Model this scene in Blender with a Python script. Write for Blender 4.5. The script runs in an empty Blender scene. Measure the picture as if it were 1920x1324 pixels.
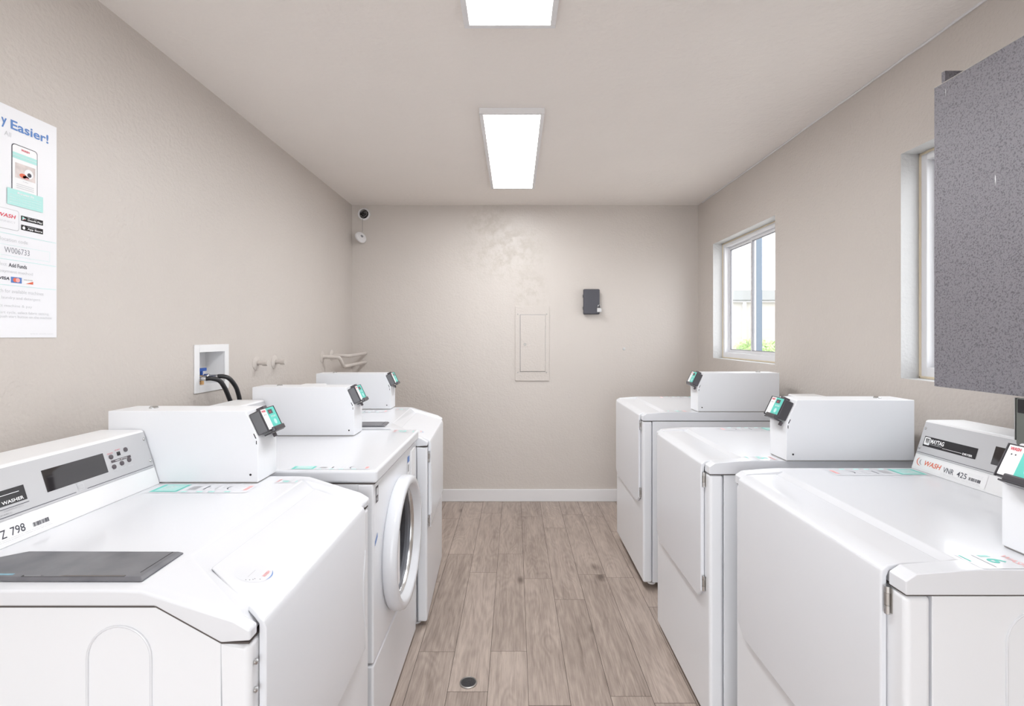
import bpy, bmesh, math, random
from mathutils import Vector, Matrix
random.seed(7)
PI = math.pi
scene = bpy.context.scene
COL = scene.collection

# ------------------------------------------------------------------ materials
def new_mat(name):
    m = bpy.data.materials.new(name); m.use_nodes = True
    nt = m.node_tree
    return m, nt, nt.nodes['Principled BSDF']

def mat(name, color, rough=.5, metal=0, coat=0, emit=None, emit_s=0, bump=None, var=None, spec=.5):
    """bump=(scale,strength,dist) ; var=(scale, amount)"""
    m, nt, b = new_mat(name)
    b.inputs['Base Color'].default_value = (*color, 1)
    b.inputs['Roughness'].default_value = rough
    b.inputs['Metallic'].default_value = metal
    b.inputs['Specular IOR Level'].default_value = spec
    b.inputs['Coat Weight'].default_value = coat
    b.inputs['Coat Roughness'].default_value = .06
    if emit:
        b.inputs['Emission Color'].default_value = (*emit, 1)
        b.inputs['Emission Strength'].default_value = emit_s
    tc = nt.nodes.new('ShaderNodeTexCoord')
    if bump:
        n = nt.nodes.new('ShaderNodeTexNoise'); n.inputs['Scale'].default_value = bump[0]
        n.inputs['Detail'].default_value = 3
        nt.links.new(tc.outputs['Object'], n.inputs['Vector'])
        bp = nt.nodes.new('ShaderNodeBump'); bp.inputs['Strength'].default_value = bump[1]
        bp.inputs['Distance'].default_value = bump[2]
        nt.links.new(n.outputs['Fac'], bp.inputs['Height'])
        nt.links.new(bp.outputs['Normal'], b.inputs['Normal'])
    sc, am = var if var else (9, .02)
    n = nt.nodes.new('ShaderNodeTexNoise'); n.inputs['Scale'].default_value = sc
    n.inputs['Detail'].default_value = 4
    nt.links.new(tc.outputs['Object'], n.inputs['Vector'])
    mr = nt.nodes.new('ShaderNodeMapRange')
    mr.inputs['To Min'].default_value = 1 - am; mr.inputs['To Max'].default_value = 1 + am
    nt.links.new(n.outputs['Fac'], mr.inputs['Value'])
    hs = nt.nodes.new('ShaderNodeHueSaturation'); hs.inputs['Color'].default_value = (*color, 1)
    nt.links.new(mr.outputs['Result'], hs.inputs['Value'])
    nt.links.new(hs.outputs['Color'], b.inputs['Base Color'])
    return m

BEIGE = (.625, .575, .535)
def paint_mat(name, color, rough, stain=False, bscale=75, bstr=.6):
    m, nt, b = new_mat(name)
    N, Lk = nt.nodes, nt.links
    tc = N.new('ShaderNodeTexCoord')
    n1 = N.new('ShaderNodeTexNoise'); n1.inputs['Scale'].default_value = bscale; n1.inputs['Detail'].default_value = 4
    n2 = N.new('ShaderNodeTexNoise'); n2.inputs['Scale'].default_value = 9; n2.inputs['Detail'].default_value = 3
    for n in (n1, n2): Lk.new(tc.outputs['Object'], n.inputs['Vector'])
    add = N.new('ShaderNodeMath'); add.operation = 'MULTIPLY_ADD'; add.inputs[1].default_value = 1.6
    Lk.new(n2.outputs['Fac'], add.inputs[0]); Lk.new(n1.outputs['Fac'], add.inputs[2])
    bp = N.new('ShaderNodeBump'); bp.inputs['Strength'].default_value = bstr; bp.inputs['Distance'].default_value = .004
    Lk.new(add.outputs[0], bp.inputs['Height']); Lk.new(bp.outputs['Normal'], b.inputs['Normal'])
    n3 = N.new('ShaderNodeTexNoise'); n3.inputs['Scale'].default_value = 2.3; n3.inputs['Detail'].default_value = 5
    Lk.new(tc.outputs['Object'], n3.inputs['Vector'])
    mx = N.new('ShaderNodeMix'); mx.data_type = 'RGBA'
    mx.inputs[6].default_value = (*[c*.975 for c in color], 1); mx.inputs[7].default_value = (*[min(1, c*1.03) for c in color], 1)
    Lk.new(n3.outputs['Fac'], mx.inputs[0])
    out = mx.outputs[2]
    b.inputs['Roughness'].default_value = rough
    if stain:   # worn, patched paint above the breaker panel
        geo = N.new('ShaderNodeSeparateXYZ'); Lk.new(tc.outputs['Object'], geo.inputs[0])
        def blob(cx, cz, rx, rz):
            a = N.new('ShaderNodeMath'); a.operation = 'SUBTRACT'; a.inputs[1].default_value = cx; Lk.new(geo.outputs['X'], a.inputs[0])
            a2 = N.new('ShaderNodeMath'); a2.operation = 'DIVIDE'; a2.inputs[1].default_value = rx; Lk.new(a.outputs[0], a2.inputs[0])
            c = N.new('ShaderNodeMath'); c.operation = 'SUBTRACT'; c.inputs[1].default_value = cz; Lk.new(geo.outputs['Z'], c.inputs[0])
            c2 = N.new('ShaderNodeMath'); c2.operation = 'DIVIDE'; c2.inputs[1].default_value = rz; Lk.new(c.outputs[0], c2.inputs[0])
            p = N.new('ShaderNodeMath'); p.operation = 'MULTIPLY'; Lk.new(a2.outputs[0], p.inputs[0]); Lk.new(a2.outputs[0], p.inputs[1])
            q = N.new('ShaderNodeMath'); q.operation = 'MULTIPLY_ADD'; Lk.new(c2.outputs[0], q.inputs[0]); Lk.new(c2.outputs[0], q.inputs[1]); Lk.new(p.outputs[0], q.inputs[2])
            r = N.new('ShaderNodeMapRange'); r.inputs['From Min'].default_value = 1.3; r.inputs['From Max'].default_value = .1
            Lk.new(q.outputs[0], r.inputs['Value']); return r.outputs[0]
        b1 = blob(-.10, 2.03, .38, .24); b2 = blob(-.22, 2.27, .20, .22); b3 = blob(.12, 1.75, .16, .18)
        m1 = N.new('ShaderNodeMath'); m1.operation = 'MAXIMUM'; Lk.new(b1, m1.inputs[0]); Lk.new(b2, m1.inputs[1])
        m2 = N.new('ShaderNodeMath'); m2.operation = 'MAXIMUM'; Lk.new(m1.outputs[0], m2.inputs[0]); Lk.new(b3, m2.inputs[1])
        n4 = N.new('ShaderNodeTexNoise'); n4.inputs['Scale'].default_value = 19; n4.inputs['Detail'].default_value = 9
        n4.inputs['Roughness'].default_value = .72; Lk.new(tc.outputs['Object'], n4.inputs['Vector'])
        th = N.new('ShaderNodeMapRange'); th.inputs['From Min'].default_value = .44; th.inputs['From Max'].default_value = .60
        Lk.new(n4.outputs['Fac'], th.inputs['Value'])
        mm = N.new('ShaderNodeMath'); mm.operation = 'MULTIPLY'; Lk.new(m2.outputs[0], mm.inputs[0]); Lk.new(th.outputs[0], mm.inputs[1])
        mx2 = N.new('ShaderNodeMix'); mx2.data_type = 'RGBA'
        mx2.inputs[7].default_value = (color[0]*.84, color[1]*.84, color[2]*.80, 1)
        sc = N.new('ShaderNodeMath'); sc.operation = 'MULTIPLY'; sc.inputs[1].default_value = .6; Lk.new(mm.outputs[0], sc.inputs[0])
        Lk.new(sc.outputs[0], mx2.inputs[0]); Lk.new(out, mx2.inputs[6]); out = mx2.outputs[2]
        rr = N.new('ShaderNodeMapRange'); rr.inputs['To Min'].default_value = rough; rr.inputs['To Max'].default_value = .75
        Lk.new(mm.outputs[0], rr.inputs['Value']); Lk.new(rr.outputs[0], b.inputs['Roughness'])
    Lk.new(out, b.inputs['Base Color'])
    return m

def floor_mat():
    m, nt, b = new_mat('vinyl_plank'); N, Lk = nt.nodes, nt.links
    uv = N.new('ShaderNodeUVMap'); uv.uv_map = 'UVMap'
    at = N.new('ShaderNodeAttribute'); at.attribute_name = 'plank'
    sep = N.new('ShaderNodeSeparateXYZ'); Lk.new(uv.outputs[0], sep.inputs[0])
    def vec(su, sv, off=41.0):
        a = N.new('ShaderNodeMath'); a.operation = 'MULTIPLY'; a.inputs[1].default_value = su; Lk.new(sep.outputs[0], a.inputs[0])
        c = N.new('ShaderNodeMath'); c.operation = 'MULTIPLY'; c.inputs[1].default_value = sv; Lk.new(sep.outputs[1], c.inputs[0])
        w = N.new('ShaderNodeMath'); w.operation = 'MULTIPLY'; w.inputs[1].default_value = off; Lk.new(at.outputs['Fac'], w.inputs[0])
        v = N.new('ShaderNodeCombineXYZ'); Lk.new(a.outputs[0], v.inputs[0]); Lk.new(c.outputs[0], v.inputs[1]); Lk.new(w.outputs[0], v.inputs[2])
        return v.outputs[0]
    def noise(v, s, d=6, r=.6, dist=0):
        n = N.new('ShaderNodeTexNoise'); n.inputs['Scale'].default_value = s; n.inputs['Detail'].default_value = d
        n.inputs['Roughness'].default_value = r; n.inputs['Distortion'].default_value = dist; Lk.new(v, n.inputs['Vector']); return n.outputs['Fac']
    fine = noise(vec(1, .045), 170, 5, .7)
    mid = noise(vec(1, .10), 26, 6, .6, .4)
    big = noise(vec(1, .35), 5.5, 4, .6)
    # cathedral rings: height field stretched along the plank, folded by sine
    hf = noise(vec(1, .22, 17), 6.5, 2, .45, .3)
    rs = N.new('ShaderNodeMath'); rs.operation = 'MULTIPLY'; rs.inputs[1].default_value = 105; Lk.new(hf, rs.inputs[0])
    sn = N.new('ShaderNodeMath'); sn.operation = 'SINE'; Lk.new(rs.outputs[0], sn.inputs[0])
    ab = N.new('ShaderNodeMapRange'); ab.inputs['From Min'].default_value = -1; Lk.new(sn.outputs[0], ab.inputs['Value'])
    # knots
    vo = N.new('ShaderNodeTexVoronoi'); vo.inputs['Scale'].default_value = 3.0; Lk.new(vec(1.5, .75, 23), vo.inputs['Vector'])
    kn = N.new('ShaderNodeMapRange'); kn.inputs['From Min'].default_value = .13; kn.inputs['From Max'].default_value = .02; Lk.new(vo.outputs['Distance'], kn.inputs['Value'])
    def lin(x, k, prev):
        a = N.new('ShaderNodeMath'); a.operation = 'MULTIPLY_ADD'; a.inputs[1].default_value = k; Lk.new(x, a.inputs[0])
        if prev is None: a.inputs[2].default_value = 0
        else: Lk.new(prev, a.inputs[2])
        return a.outputs[0]
    t = lin(fine, .55, None); t = lin(mid, .50, t); t = lin(big, .26, t); t = lin(ab.outputs[0], .065, t)
    t = lin(at.outputs['Fac'], .13, t); t = lin(kn.outputs[0], -.30, t)
    cr = N.new('ShaderNodeValToRGB'); e = cr.color_ramp.elements
    e[0].position = .42; e[0].color = (.140, .104, .086, 1)
    e[1].position = .95; e[1].color = (.520, .430, .372, 1)
    k = e.new(.67); k.color = (.318, .254, .217, 1)
    Lk.new(t, cr.inputs[0]); Lk.new(cr.outputs[0], b.inputs['Base Color'])
    b.inputs['Roughness'].default_value = .42
    bp = N.new('ShaderNodeBump'); bp.inputs['Strength'].default_value = .12; bp.inputs['Distance'].default_value = .001
    Lk.new(fine, bp.inputs['Height']); Lk.new(bp.outputs[0], b.inputs['Normal'])
    return m

def hammered_mat():
    m, nt, b = new_mat('hammered_grey'); N, Lk = nt.nodes, nt.links
    tc = N.new('ShaderNodeTexCoord')
    vo = N.new('ShaderNodeTexNoise'); vo.inputs['Scale'].default_value = 230; vo.inputs['Detail'].default_value = 1.5; vo.inputs['Distortion'].default_value = .8
    Lk.new(tc.outputs['Object'], vo.inputs['Vector'])
    cr = N.new('ShaderNodeValToRGB'); e = cr.color_ramp.elements
    e[0].position = .36; e[0].color = (.14, .13, .15, 1); e[1].position = .50; e[1].color = (.245, .235, .26, 1)
    Lk.new(vo.outputs['Fac'], cr.inputs[0])
    mp = N.new('ShaderNodeMapping'); mp.inputs['Scale'].default_value = (1, 1, .12); Lk.new(tc.outputs['Object'], mp.inputs['Vector'])
    n2 = N.new('ShaderNodeTexNoise'); n2.inputs['Scale'].default_value = 55; n2.inputs['Detail'].default_value = 5; Lk.new(mp.outputs[0], n2.inputs['Vector'])
    th = N.new('ShaderNodeMapRange'); th.inputs['From Min'].default_value = .735; th.inputs['From Max'].default_value = .76; Lk.new(n2.outputs['Fac'], th.inputs['Value'])
    mx = N.new('ShaderNodeMix'); mx.data_type = 'RGBA'; mx.inputs[7].default_value = (.8, .8, .8, 1)
    Lk.new(th.outputs[0], mx.inputs[0]); Lk.new(cr.outputs[0], mx.inputs[6]); Lk.new(mx.outputs[2], b.inputs['Base Color'])
    b.inputs['Roughness'].default_value = .42; b.inputs['Metallic'].default_value = .25
    bp = N.new('ShaderNodeBump'); bp.inputs['Strength'].default_value = .6; bp.inputs['Distance'].default_value = .002
    Lk.new(vo.outputs['Fac'], bp.inputs['Height']); Lk.new(bp.outputs[0], b.inputs['Normal'])
    return m

def glass_mat(name, tint=(1, 1, 1), r=.02):
    m = bpy.data.materials.new(name); m.use_nodes = True; nt = m.node_tree; N, Lk = nt.nodes, nt.links
    N.remove(N['Principled BSDF'])
    o = N['Material Output']; tr = N.new('ShaderNodeBsdfTransparent'); tr.inputs[0].default_value = (*tint, 1)
    gl = N.new('ShaderNodeBsdfGlossy'); gl.inputs['Roughness'].default_value = r
    lw = N.new('ShaderNodeLayerWeight'); lw.inputs[0].default_value = .5
    pw = N.new('ShaderNodeMath'); pw.operation = 'POWER'; pw.inputs[1].default_value = 4; Lk.new(lw.outputs['Facing'], pw.inputs[0])
    fr = N.new('ShaderNodeMath'); fr.operation = 'MULTIPLY_ADD'; fr.inputs[1].default_value = .6; fr.inputs[2].default_value = .03; Lk.new(pw.outputs[0], fr.inputs[0])
    mx = N.new('ShaderNodeMixShader'); Lk.new(fr.outputs[0], mx.inputs[0]); Lk.new(tr.outputs[0], mx.inputs[1]); Lk.new(gl.outputs[0], mx.inputs[2])
    Lk.new(mx.outputs[0], o.inputs[0]); return m

def scratched_plastic():
    m, nt, b = new_mat('scratched_charcoal_plastic'); N, Lk = nt.nodes, nt.links
    tc = N.new('ShaderNodeTexCoord')
    n = N.new('ShaderNodeTexNoise'); n.inputs['Scale'].default_value = 14; n.inputs['Detail'].default_value = 6; Lk.new(tc.outputs['Object'], n.inputs['Vector'])
    cr = N.new('ShaderNodeValToRGB'); e = cr.color_ramp.elements
    e[0].position = .3; e[0].color = (.10, .10, .115, 1); e[1].position = .75; e[1].color = (.19, .19, .205, 1); Lk.new(n.outputs['Fac'], cr.inputs[0])
    mp = N.new('ShaderNodeMapping'); mp.inputs['Scale'].default_value = (1, .10, 1); mp.inputs['Rotation'].default_value = (0, 0, .5); Lk.new(tc.outputs['Object'], mp.inputs['Vector'])
    n2 = N.new('ShaderNodeTexNoise'); n2.inputs['Scale'].default_value = 60; n2.inputs['Detail'].default_value = 6; Lk.new(mp.outputs[0], n2.inputs['Vector'])
    th = N.new('ShaderNodeMapRange'); th.inputs['From Min'].default_value = .645; th.inputs['From Max'].default_value = .68; Lk.new(n2.outputs['Fac'], th.inputs['Value'])
    mx = N.new('ShaderNodeMix'); mx.data_type = 'RGBA'; mx.inputs[7].default_value = (.62, .60, .48, 1)
    Lk.new(th.outputs[0], mx.inputs[0]); Lk.new(cr.outputs[0], mx.inputs[6]); Lk.new(mx.outputs[2], b.inputs['Base Color'])
    b.inputs['Roughness'].default_value = .38
    return m

M = dict(
    wall=paint_mat('beige_wall_paint', BEIGE, .42),
    wall_back=paint_mat('beige_patched_paint', BEIGE, .36, stain=True, bstr=.4),
    ceil=paint_mat('ceiling_paint', (.89, .84, .80), .6, bscale=45, bstr=.6),
    reveal=paint_mat('reveal_paint', (.60, .60, .60), .5),
    base=mat('baseboard_white', (.80, .79, .80), .4),
    floor=floor_mat(), gap=mat('plank_gap', (.06, .045, .038), .8),
    enamel=mat('white_enamel', (.76, .77, .805), .24, coat=.25, var=(3, .008)),
    enamel2=mat('white_powder_coat', (.835, .845, .875), .32, coat=.2, bump=(400, .05, .0005), var=(3, .008)),
    plastic=mat('white_plastic', (.86, .86, .87), .35),
    seam=mat('dark_seam', (.10, .085, .08), .8),
    silver=mat('silver_panel', (.56, .56, .575), .38, metal=.15),
    black=mat('black_print', (.014, .012, .014), .25),
    display=mat('display_black', (.018, .015, .017), .06, coat=1),
    char=mat('charcoal_plastic', (.050, .047, .055), .30, coat=.25),
    charm=mat('charcoal_button', (.10, .085, .095), .5),
    scratch=scratched_plastic(),
    chrome=mat('chrome', (.62, .62, .62), .22, metal=1),
    silverm=mat('brushed_silver', (.70, .70, .70), .35, metal=.4),
    steel=mat('dull_steel', (.45, .43, .41), .4, metal=1),
    brass=mat('brass', (.78, .50, .24), .35, metal=.8),
    hose=mat('black_rubber', (.022, .022, .025), .38),
    blue=mat('blue_valve', (.02, .09, .38), .4),
    teal=mat('teal_print', (.12, .62, .53), .4), palet=mat('pale_teal_print', (.48, .82, .78), .45),
    red=mat('red_print', (.72, .05, .09), .5), orange=mat('orange_print', (.80, .16, .08), .5),
    pink=mat('faded_red_print', (.85, .42, .42), .5),
    label=mat('label_white', (.90, .90, .91), .35),
    greyt=mat('grey_print', (.42, .42, .44), .5), darkt=mat('dark_print', (.06, .06, .08), .5),
    lgrey=mat('light_grey_print', (.66, .67, .69), .5),
    navy=mat('blue_print', (.10, .24, .58), .45), mcblue=mat('card_blue', (.10, .22, .55), .4),
    photo=mat('photo_print', (.72, .64, .62), .5, var=(60, .3)),
    paper=mat('poster_white', (.87, .87, .90), .35),
    hammer=hammered_mat(), boxdark=mat('grey_box_metal', (.085, .085, .10), .45, metal=.3),
    olive=mat('grey_green_metal', (.16, .17, .155), .4, metal=.3),
    vinyl=mat('window_vinyl', (.82, .82, .84), .4), caulk=mat('yellowed_caulk', (.76, .66, .50), .7),
    gasket=mat('grey_gasket', (.25, .25, .27), .6),
    glass=glass_mat('window_glass'), dglass=glass_mat('door_glass', (.62, .62, .64)),
    led=mat('led_diffuser', (.9, .9, .9), .5, emit=(.955, .98, 1), emit_s=12.4),
    frame=mat('fixture_white', (.80, .79, .80), .4),
    drum=mat('drum_steel', (.30, .29, .29), .35, metal=.9, bump=(60, .4, .004)),
    siding=mat('cream_siding', (.42, .40, .37), .8), roof=mat('grey_shingles', (.165, .17, .165), .9, bump=(40, .5, .02)),
    ground=mat('pale_concrete', (.50, .48, .45), .9, var=(4, .08)),
    leaf=mat('leaf_green', (.36, .50, .20), .6, var=(12, .35)), stem=mat('shrub_stem', (.18, .12, .07), .9),
    post=mat('blue_grey_steel', (.10, .14, .19), .5), postd=mat('blue_grey_steel_web', (.18, .22, .27), .6),
    void=mat('dark_void', (.02, .018, .018), .9), wire=mat('wiring', (.32, .30, .29), .6),
    scuff=mat('worn_blue', (.22, .42, .52), .5, var=(60, .8)),
    pen=mat('pen_ink', (.22, .22, .26), .5),
    extw=mat('exterior_stucco', (.6, .56, .5), .9),
)

# ------------------------------------------------------------------ mesh helpers
class MB:
    def __init__(s): s.bm = bmesh.new(); s.mats = []
    def mi(s, m):
        m = M[m]
        if m not in s.mats: s.mats.append(m)
        return s.mats.index(m)
    def _fin(s, faces, m):
        i = s.mi(m)
        for f in faces: f.material_index = i
    def box(s, x0, x1, y0, y1, z0, z1, m):
        v = [s.bm.verts.new((x, y, z)) for x in (x0, x1) for y in (y0, y1) for z in (z0, z1)]
        fs = [s.bm.faces.new([v[i] for i in q]) for q in ((0,1,3,2),(4,6,7,5),(0,4,5,1),(2,3,7,6),(0,2,6,4),(1,5,7,3))]
        s._fin(fs, m); return s
    def loft(s, rings, m, caps=True, close=True):
        """rings: list of closed point loops with the same count"""
        R = [[s.bm.verts.new(p) for p in r] for r in rings]; fs = []; n = len(R[0])
        for a, b in zip(R, R[1:]):
            for i in range(n if close else n-1):
                fs.append(s.bm.faces.new((a[i], a[(i+1) % n], b[(i+1) % n], b[i])))
        if caps:
            fs.append(s.bm.faces.new(R[0][::-1])); fs.append(s.bm.faces.new(R[-1]))
        s._fin(fs, m); return s
    def extx(s, prof, x0, x1, m):   # profile of (y,z) swept along x
        return s.loft([[(x, p[0], p[1]) for p in prof] for x in (x0, x1)], m)
    def tube(s, pts, r, m, n=14, caps=True):
        pts = [Vector(p) for p in pts]; rings = []; up = None
        for i, p in enumerate(pts):
            d = (pts[min(i+1, len(pts)-1)] - pts[max(i-1, 0)]).normalized()
            if up is None:
                up = Vector((0, 0, 1)) if abs(d.z) < .9 else Vector((1, 0, 0))
            a = (up - d*up.dot(d)).normalized(); up = a; b = d.cross(a)
            rr = r[i] if isinstance(r, (list, tuple)) else r
            rings.append([p + (a*math.cos(t) + b*math.sin(t))*rr for t in [2*PI*k/n for k in range(n)]])
        return s.loft(rings, m, caps)
    def lathe(s, c, axis, prof, m, n=40, caps=False, closed=False):
        """prof: (radius, height along axis)"""
        ax = Vector(axis).normalized(); a = ax.orthogonal().normalized(); b = ax.cross(a); c = Vector(c)
        R = [[s.bm.verts.new(c + ax*h + (a*math.cos(2*PI*k/n) + b*math.sin(2*PI*k/n))*max(r, 1e-5)) for k in range(n)] for r, h in prof]
        fs = []
        pairs = list(zip(R, R[1:])) + ([(R[-1], R[0])] if closed else [])
        for p, q in pairs:
            for i in range(n): fs.append(s.bm.faces.new((p[i], p[(i+1) % n], q[(i+1) % n], q[i])))
        if caps: fs.append(s.bm.faces.new(R[0][::-1])); fs.append(s.bm.faces.new(R[-1]))
        s._fin(fs, m); return s
    def disc(s, c, axis, r, h, m, n=24): return s.lathe(c, axis, [(r, 0), (r, h)], m, n, caps=True)
    def build(s, name, parent=None, bevel=0, seg=3, smooth=False, recalc=True, off=None, angle=30):
        if recalc: bmesh.ops.recalc_face_normals(s.bm, faces=s.bm.faces)
        me = bpy.data.meshes.new(name); s.bm.to_mesh(me); s.bm.free()
        for m in s.mats: me.materials.append(m)
        o = bpy.data.objects.new(name, me); COL.objects.link(o)
        if parent: o.parent = parent
        if off: o.location = off
        if bevel:
            b = o.modifiers.new('bevel', 'BEVEL'); b.width = bevel; b.segments = seg; b.limit_method = 'ANGLE'
            b.angle_limit = math.radians(angle); b.harden_normals = True; b.use_clamp_overlap = True
            smooth = True
        if smooth:
            for p in me.polygons: p.use_smooth = True
            if not bevel:
                me.set_sharp_from_angle(angle=math.radians(angle))
        return o

_dg_cache = {}
def text_verts(body, bold=0, shear=0):
    k = (body, bold, shear)
    if k in _dg_cache: return _dg_cache[k]
    cu = bpy.data.curves.new('tmp_text', 'FONT'); cu.body = body; cu.size = 1; cu.offset = bold; cu.shear = shear
    cu.resolution_u = 3
    o = bpy.data.objects.new('tmp_text', cu); COL.objects.link(o)
    bpy.context.view_layer.update()
    me = o.evaluated_get(bpy.context.evaluated_depsgraph_get()).to_mesh()
    vs = [(v.co.x, v.co.y) for v in me.vertices]; fs = [tuple(p.vertices) for p in me.polygons]
    o.to_mesh_clear(); bpy.data.objects.remove(o); bpy.data.curves.remove(cu)
    _dg_cache[k] = (vs, fs); return vs, fs

class Decal:
    """thin printed layers lying on a plane: origin O, axes U,V ; normal N"""
    def __init__(s, O, U, V, h=.0004):
        s.mb = MB(); s.O = Vector(O); s.U = Vector(U).normalized(); s.V = Vector(V).normalized(); s.N = s.U.cross(s.V).normalized(); s.h = h
    def P(s, u, v, k): return s.O + s.U*u + s.V*v + s.N*(s.h*k)
    def poly(s, pts, m, k=1):
        f = s.mb.bm.faces.new([s.mb.bm.verts.new(s.P(u, v, k)) for u, v in pts]); f.material_index = s.mb.mi(m)
        return s
    def rect(s, u0, u1, v0, v1, m, k=1): return s.poly([(u0, v0), (u1, v0), (u1, v1), (u0, v1)], m, k)
    def rrect(s, u0, u1, v0, v1, r, m, k=1):
        pts = []
        for cx, cy, a in ((u1-r, v1-r, 0), (u0+r, v1-r, 90), (u0+r, v0+r, 180), (u1-r, v0+r, 270)):
            for j in range(6):
                t = math.radians(a + 18*j); pts.append((cx + r*math.cos(t), cy + r*math.sin(t)))
        return s.poly(pts, m, k)
    def circ(s, u, v, r, m, k=1, n=28, sy=1): return s.poly([(u + r*math.cos(2*PI*i/n), v + r*sy*math.sin(2*PI*i/n)) for i in range(n)], m, k)
    def arc(s, u, v, r0, r1, a0, a1, m, k=1, sy=1, n=16):
        o = [(u + r1*math.cos(t), v + r1*sy*math.sin(t)) for t in [math.radians(a0 + (a1-a0)*i/n) for i in range(n+1)]]
        i_ = []
        for i in range(n+1):
            t = math.radians(a0 + (a1-a0)*i/n); w = r0 + (r1-r0)*(abs(2*i/n-1)**2)*.85
            i_.append((u + w*math.cos(t), v + w*sy*math.sin(t)))
        for i in range(n): s.poly([o[i], o[i+1], i_[i+1], i_[i]], m, k)
        return s
    def text(s, body, u0, u1, v0, v1, m, k=2, bold=.0, shear=0):
        vs, fs = text_verts(body, bold, shear)
        if not vs: return s
        xs = [v[0] for v in vs]; ys = [v[1] for v in vs]; a, b, c, d = min(xs), max(xs), min(ys), max(ys)
        i = s.mb.mi(m)
        bv = [s.mb.bm.verts.new(s.P(u0 + (x-a)/(b-a)*(u1-u0), v0 + (y-c)/(d-c)*(v1-v0), k)) for x, y in vs]
        for f in fs:
            try: ff = s.mb.bm.faces.new([bv[j] for j in f]); ff.material_index = i
            except ValueError: pass
        return s
    def barcode(s, u0, u1, v0, v1, m, k=2):
        rnd = random.Random(3); u = u0
        while u < u1:
            w = rnd.choice((.0006, .0010, .0016)); s.rect(u, min(u+w, u1), v0, v1, m, k); u += w + rnd.choice((.0006, .0009, .0014))
        return s
    def build(s, name, parent=None, off=None):
        for f in s.mb.bm.faces: f.normal_update()
        for f in s.mb.bm.faces:
            if f.normal.dot(s.N) < 0: f.normal_flip()
        return s.mb.build(name, parent, recalc=False, off=off)

def tag(o, label=None, cat=None, group=None, kind=None):
    if label: o['label'] = label
    if cat: o['category'] = cat
    if group: o['group'] = group
    if kind: o['kind'] = kind
    return o
def empty(name, loc, rz=0):
    e = bpy.data.objects.new(name, None); COL.objects.link(e); e.location = loc; e.rotation_euler = (0, 0, rz)
    e.empty_display_size = .1; return e
def copy_tree(o, parent=None):
    c = o.copy(); COL.objects.link(c)
    if parent: c.parent = parent; c.matrix_parent_inverse = o.matrix_parent_inverse
    for ch in [x for x in bpy.data.objects if x.parent == o]: copy_tree(ch, c)
    return c

# ------------------------------------------------------------------ room
XL, XR, YB, YF, ZC, EYE = -1.338, 1.51, 4.125, -1.40, 2.435, 1.355
def wall(name, axis, a0, a1, lo0, lo1, z0, z1, holes, m, mrev, m_out='extw'):
    """slab between a0 and a1 on `axis`; spans lo0..lo1 and z0..z1; holes (l0,l1,z0,z1). a0 is the room side"""
    mb = MB(); ls = sorted({lo0, lo1, *[h[0] for h in holes], *[h[1] for h in holes]}); zs = sorted({z0, z1, *[h[2] for h in holes], *[h[3] for h in holes]})
    solid = lambda l, z: lo0 < l < lo1 and z0 < z < z1 and not any(h[0] < l < h[1] and h[2] < z < h[3] for h in holes)
    P = (lambda a, l, z: (a, l, z)) if axis == 'x' else (lambda a, l, z: (l, a, z))
    def quad(p, mm):
        f = mb.bm.faces.new([mb.bm.verts.new(q) for q in p]); f.material_index = mb.mi(mm)
    for l0, l1 in zip(ls, ls[1:]):
        for y0, y1 in zip(zs, zs[1:]):
            cl, cz = (l0+l1)/2, (y0+y1)/2
            if not solid(cl, cz): continue
            quad([P(a0, l0, y0), P(a0, l1, y0), P(a0, l1, y1), P(a0, l0, y1)], m)
            quad([P(a1, l0, y0), P(a1, l1, y0), P(a1, l1, y1), P(a1, l0, y1)], m_out)
            e = 1e-4
            if not solid(l0-e, cz): quad([P(a0, l0, y0), P(a1, l0, y0), P(a1, l0, y1), P(a0, l0, y1)], mrev)
            if not solid(l1+e, cz): quad([P(a0, l1, y0), P(a1, l1, y0), P(a1, l1, y1), P(a0, l1, y1)], mrev)
            if not solid(cl, y0-e): quad([P(a0, l0, y0), P(a1, l0, y0), P(a1, l1, y0), P(a0, l1, y0)], mrev)
            if not solid(cl, y1+e): quad([P(a0, l0, y1), P(a1, l0, y1), P(a1, l1, y1), P(a0, l1, y1)], mrev)
    bmesh.ops.remove_doubles(mb.bm, verts=mb.bm.verts, dist=1e-6)
    return tag(mb.build(name), kind='structure')
OB = (2.105, 2.322, 1.133, 1.303)
WIN = [(2.908, 3.815, 1.192, 2.058), (1.05, 1.96, 1.192, 2.068)]
wall('wall_left', 'x', XL, XL-.14, YF-.14, YB+.14, 0, ZC, [OB], 'wall', 'void')
wall('wall_right', 'x', XR, XR+.15, YF-.14, YB+.14, 0, ZC, WIN, 'wall', 'reveal')
wall('wall_back', 'y', YB, YB+.14, XL, XR, 0, ZC, [], 'wall_back', 'wall')
DAYLIGHT_OPENING = (-1.15, .75, 0, 2.10)  # unseen opening behind the camera, added and sized to let in daylight
wall('wall_front', 'y', YF, YF-.14, XL, XR, 0, ZC, [DAYLIGHT_OPENING], 'wall', 'reveal')
tag(MB().box(XL-.14, XR+.15, YF-.14, YB+.14, ZC, ZC+.12, 'ceil').build('ceiling'), kind='structure')

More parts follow.
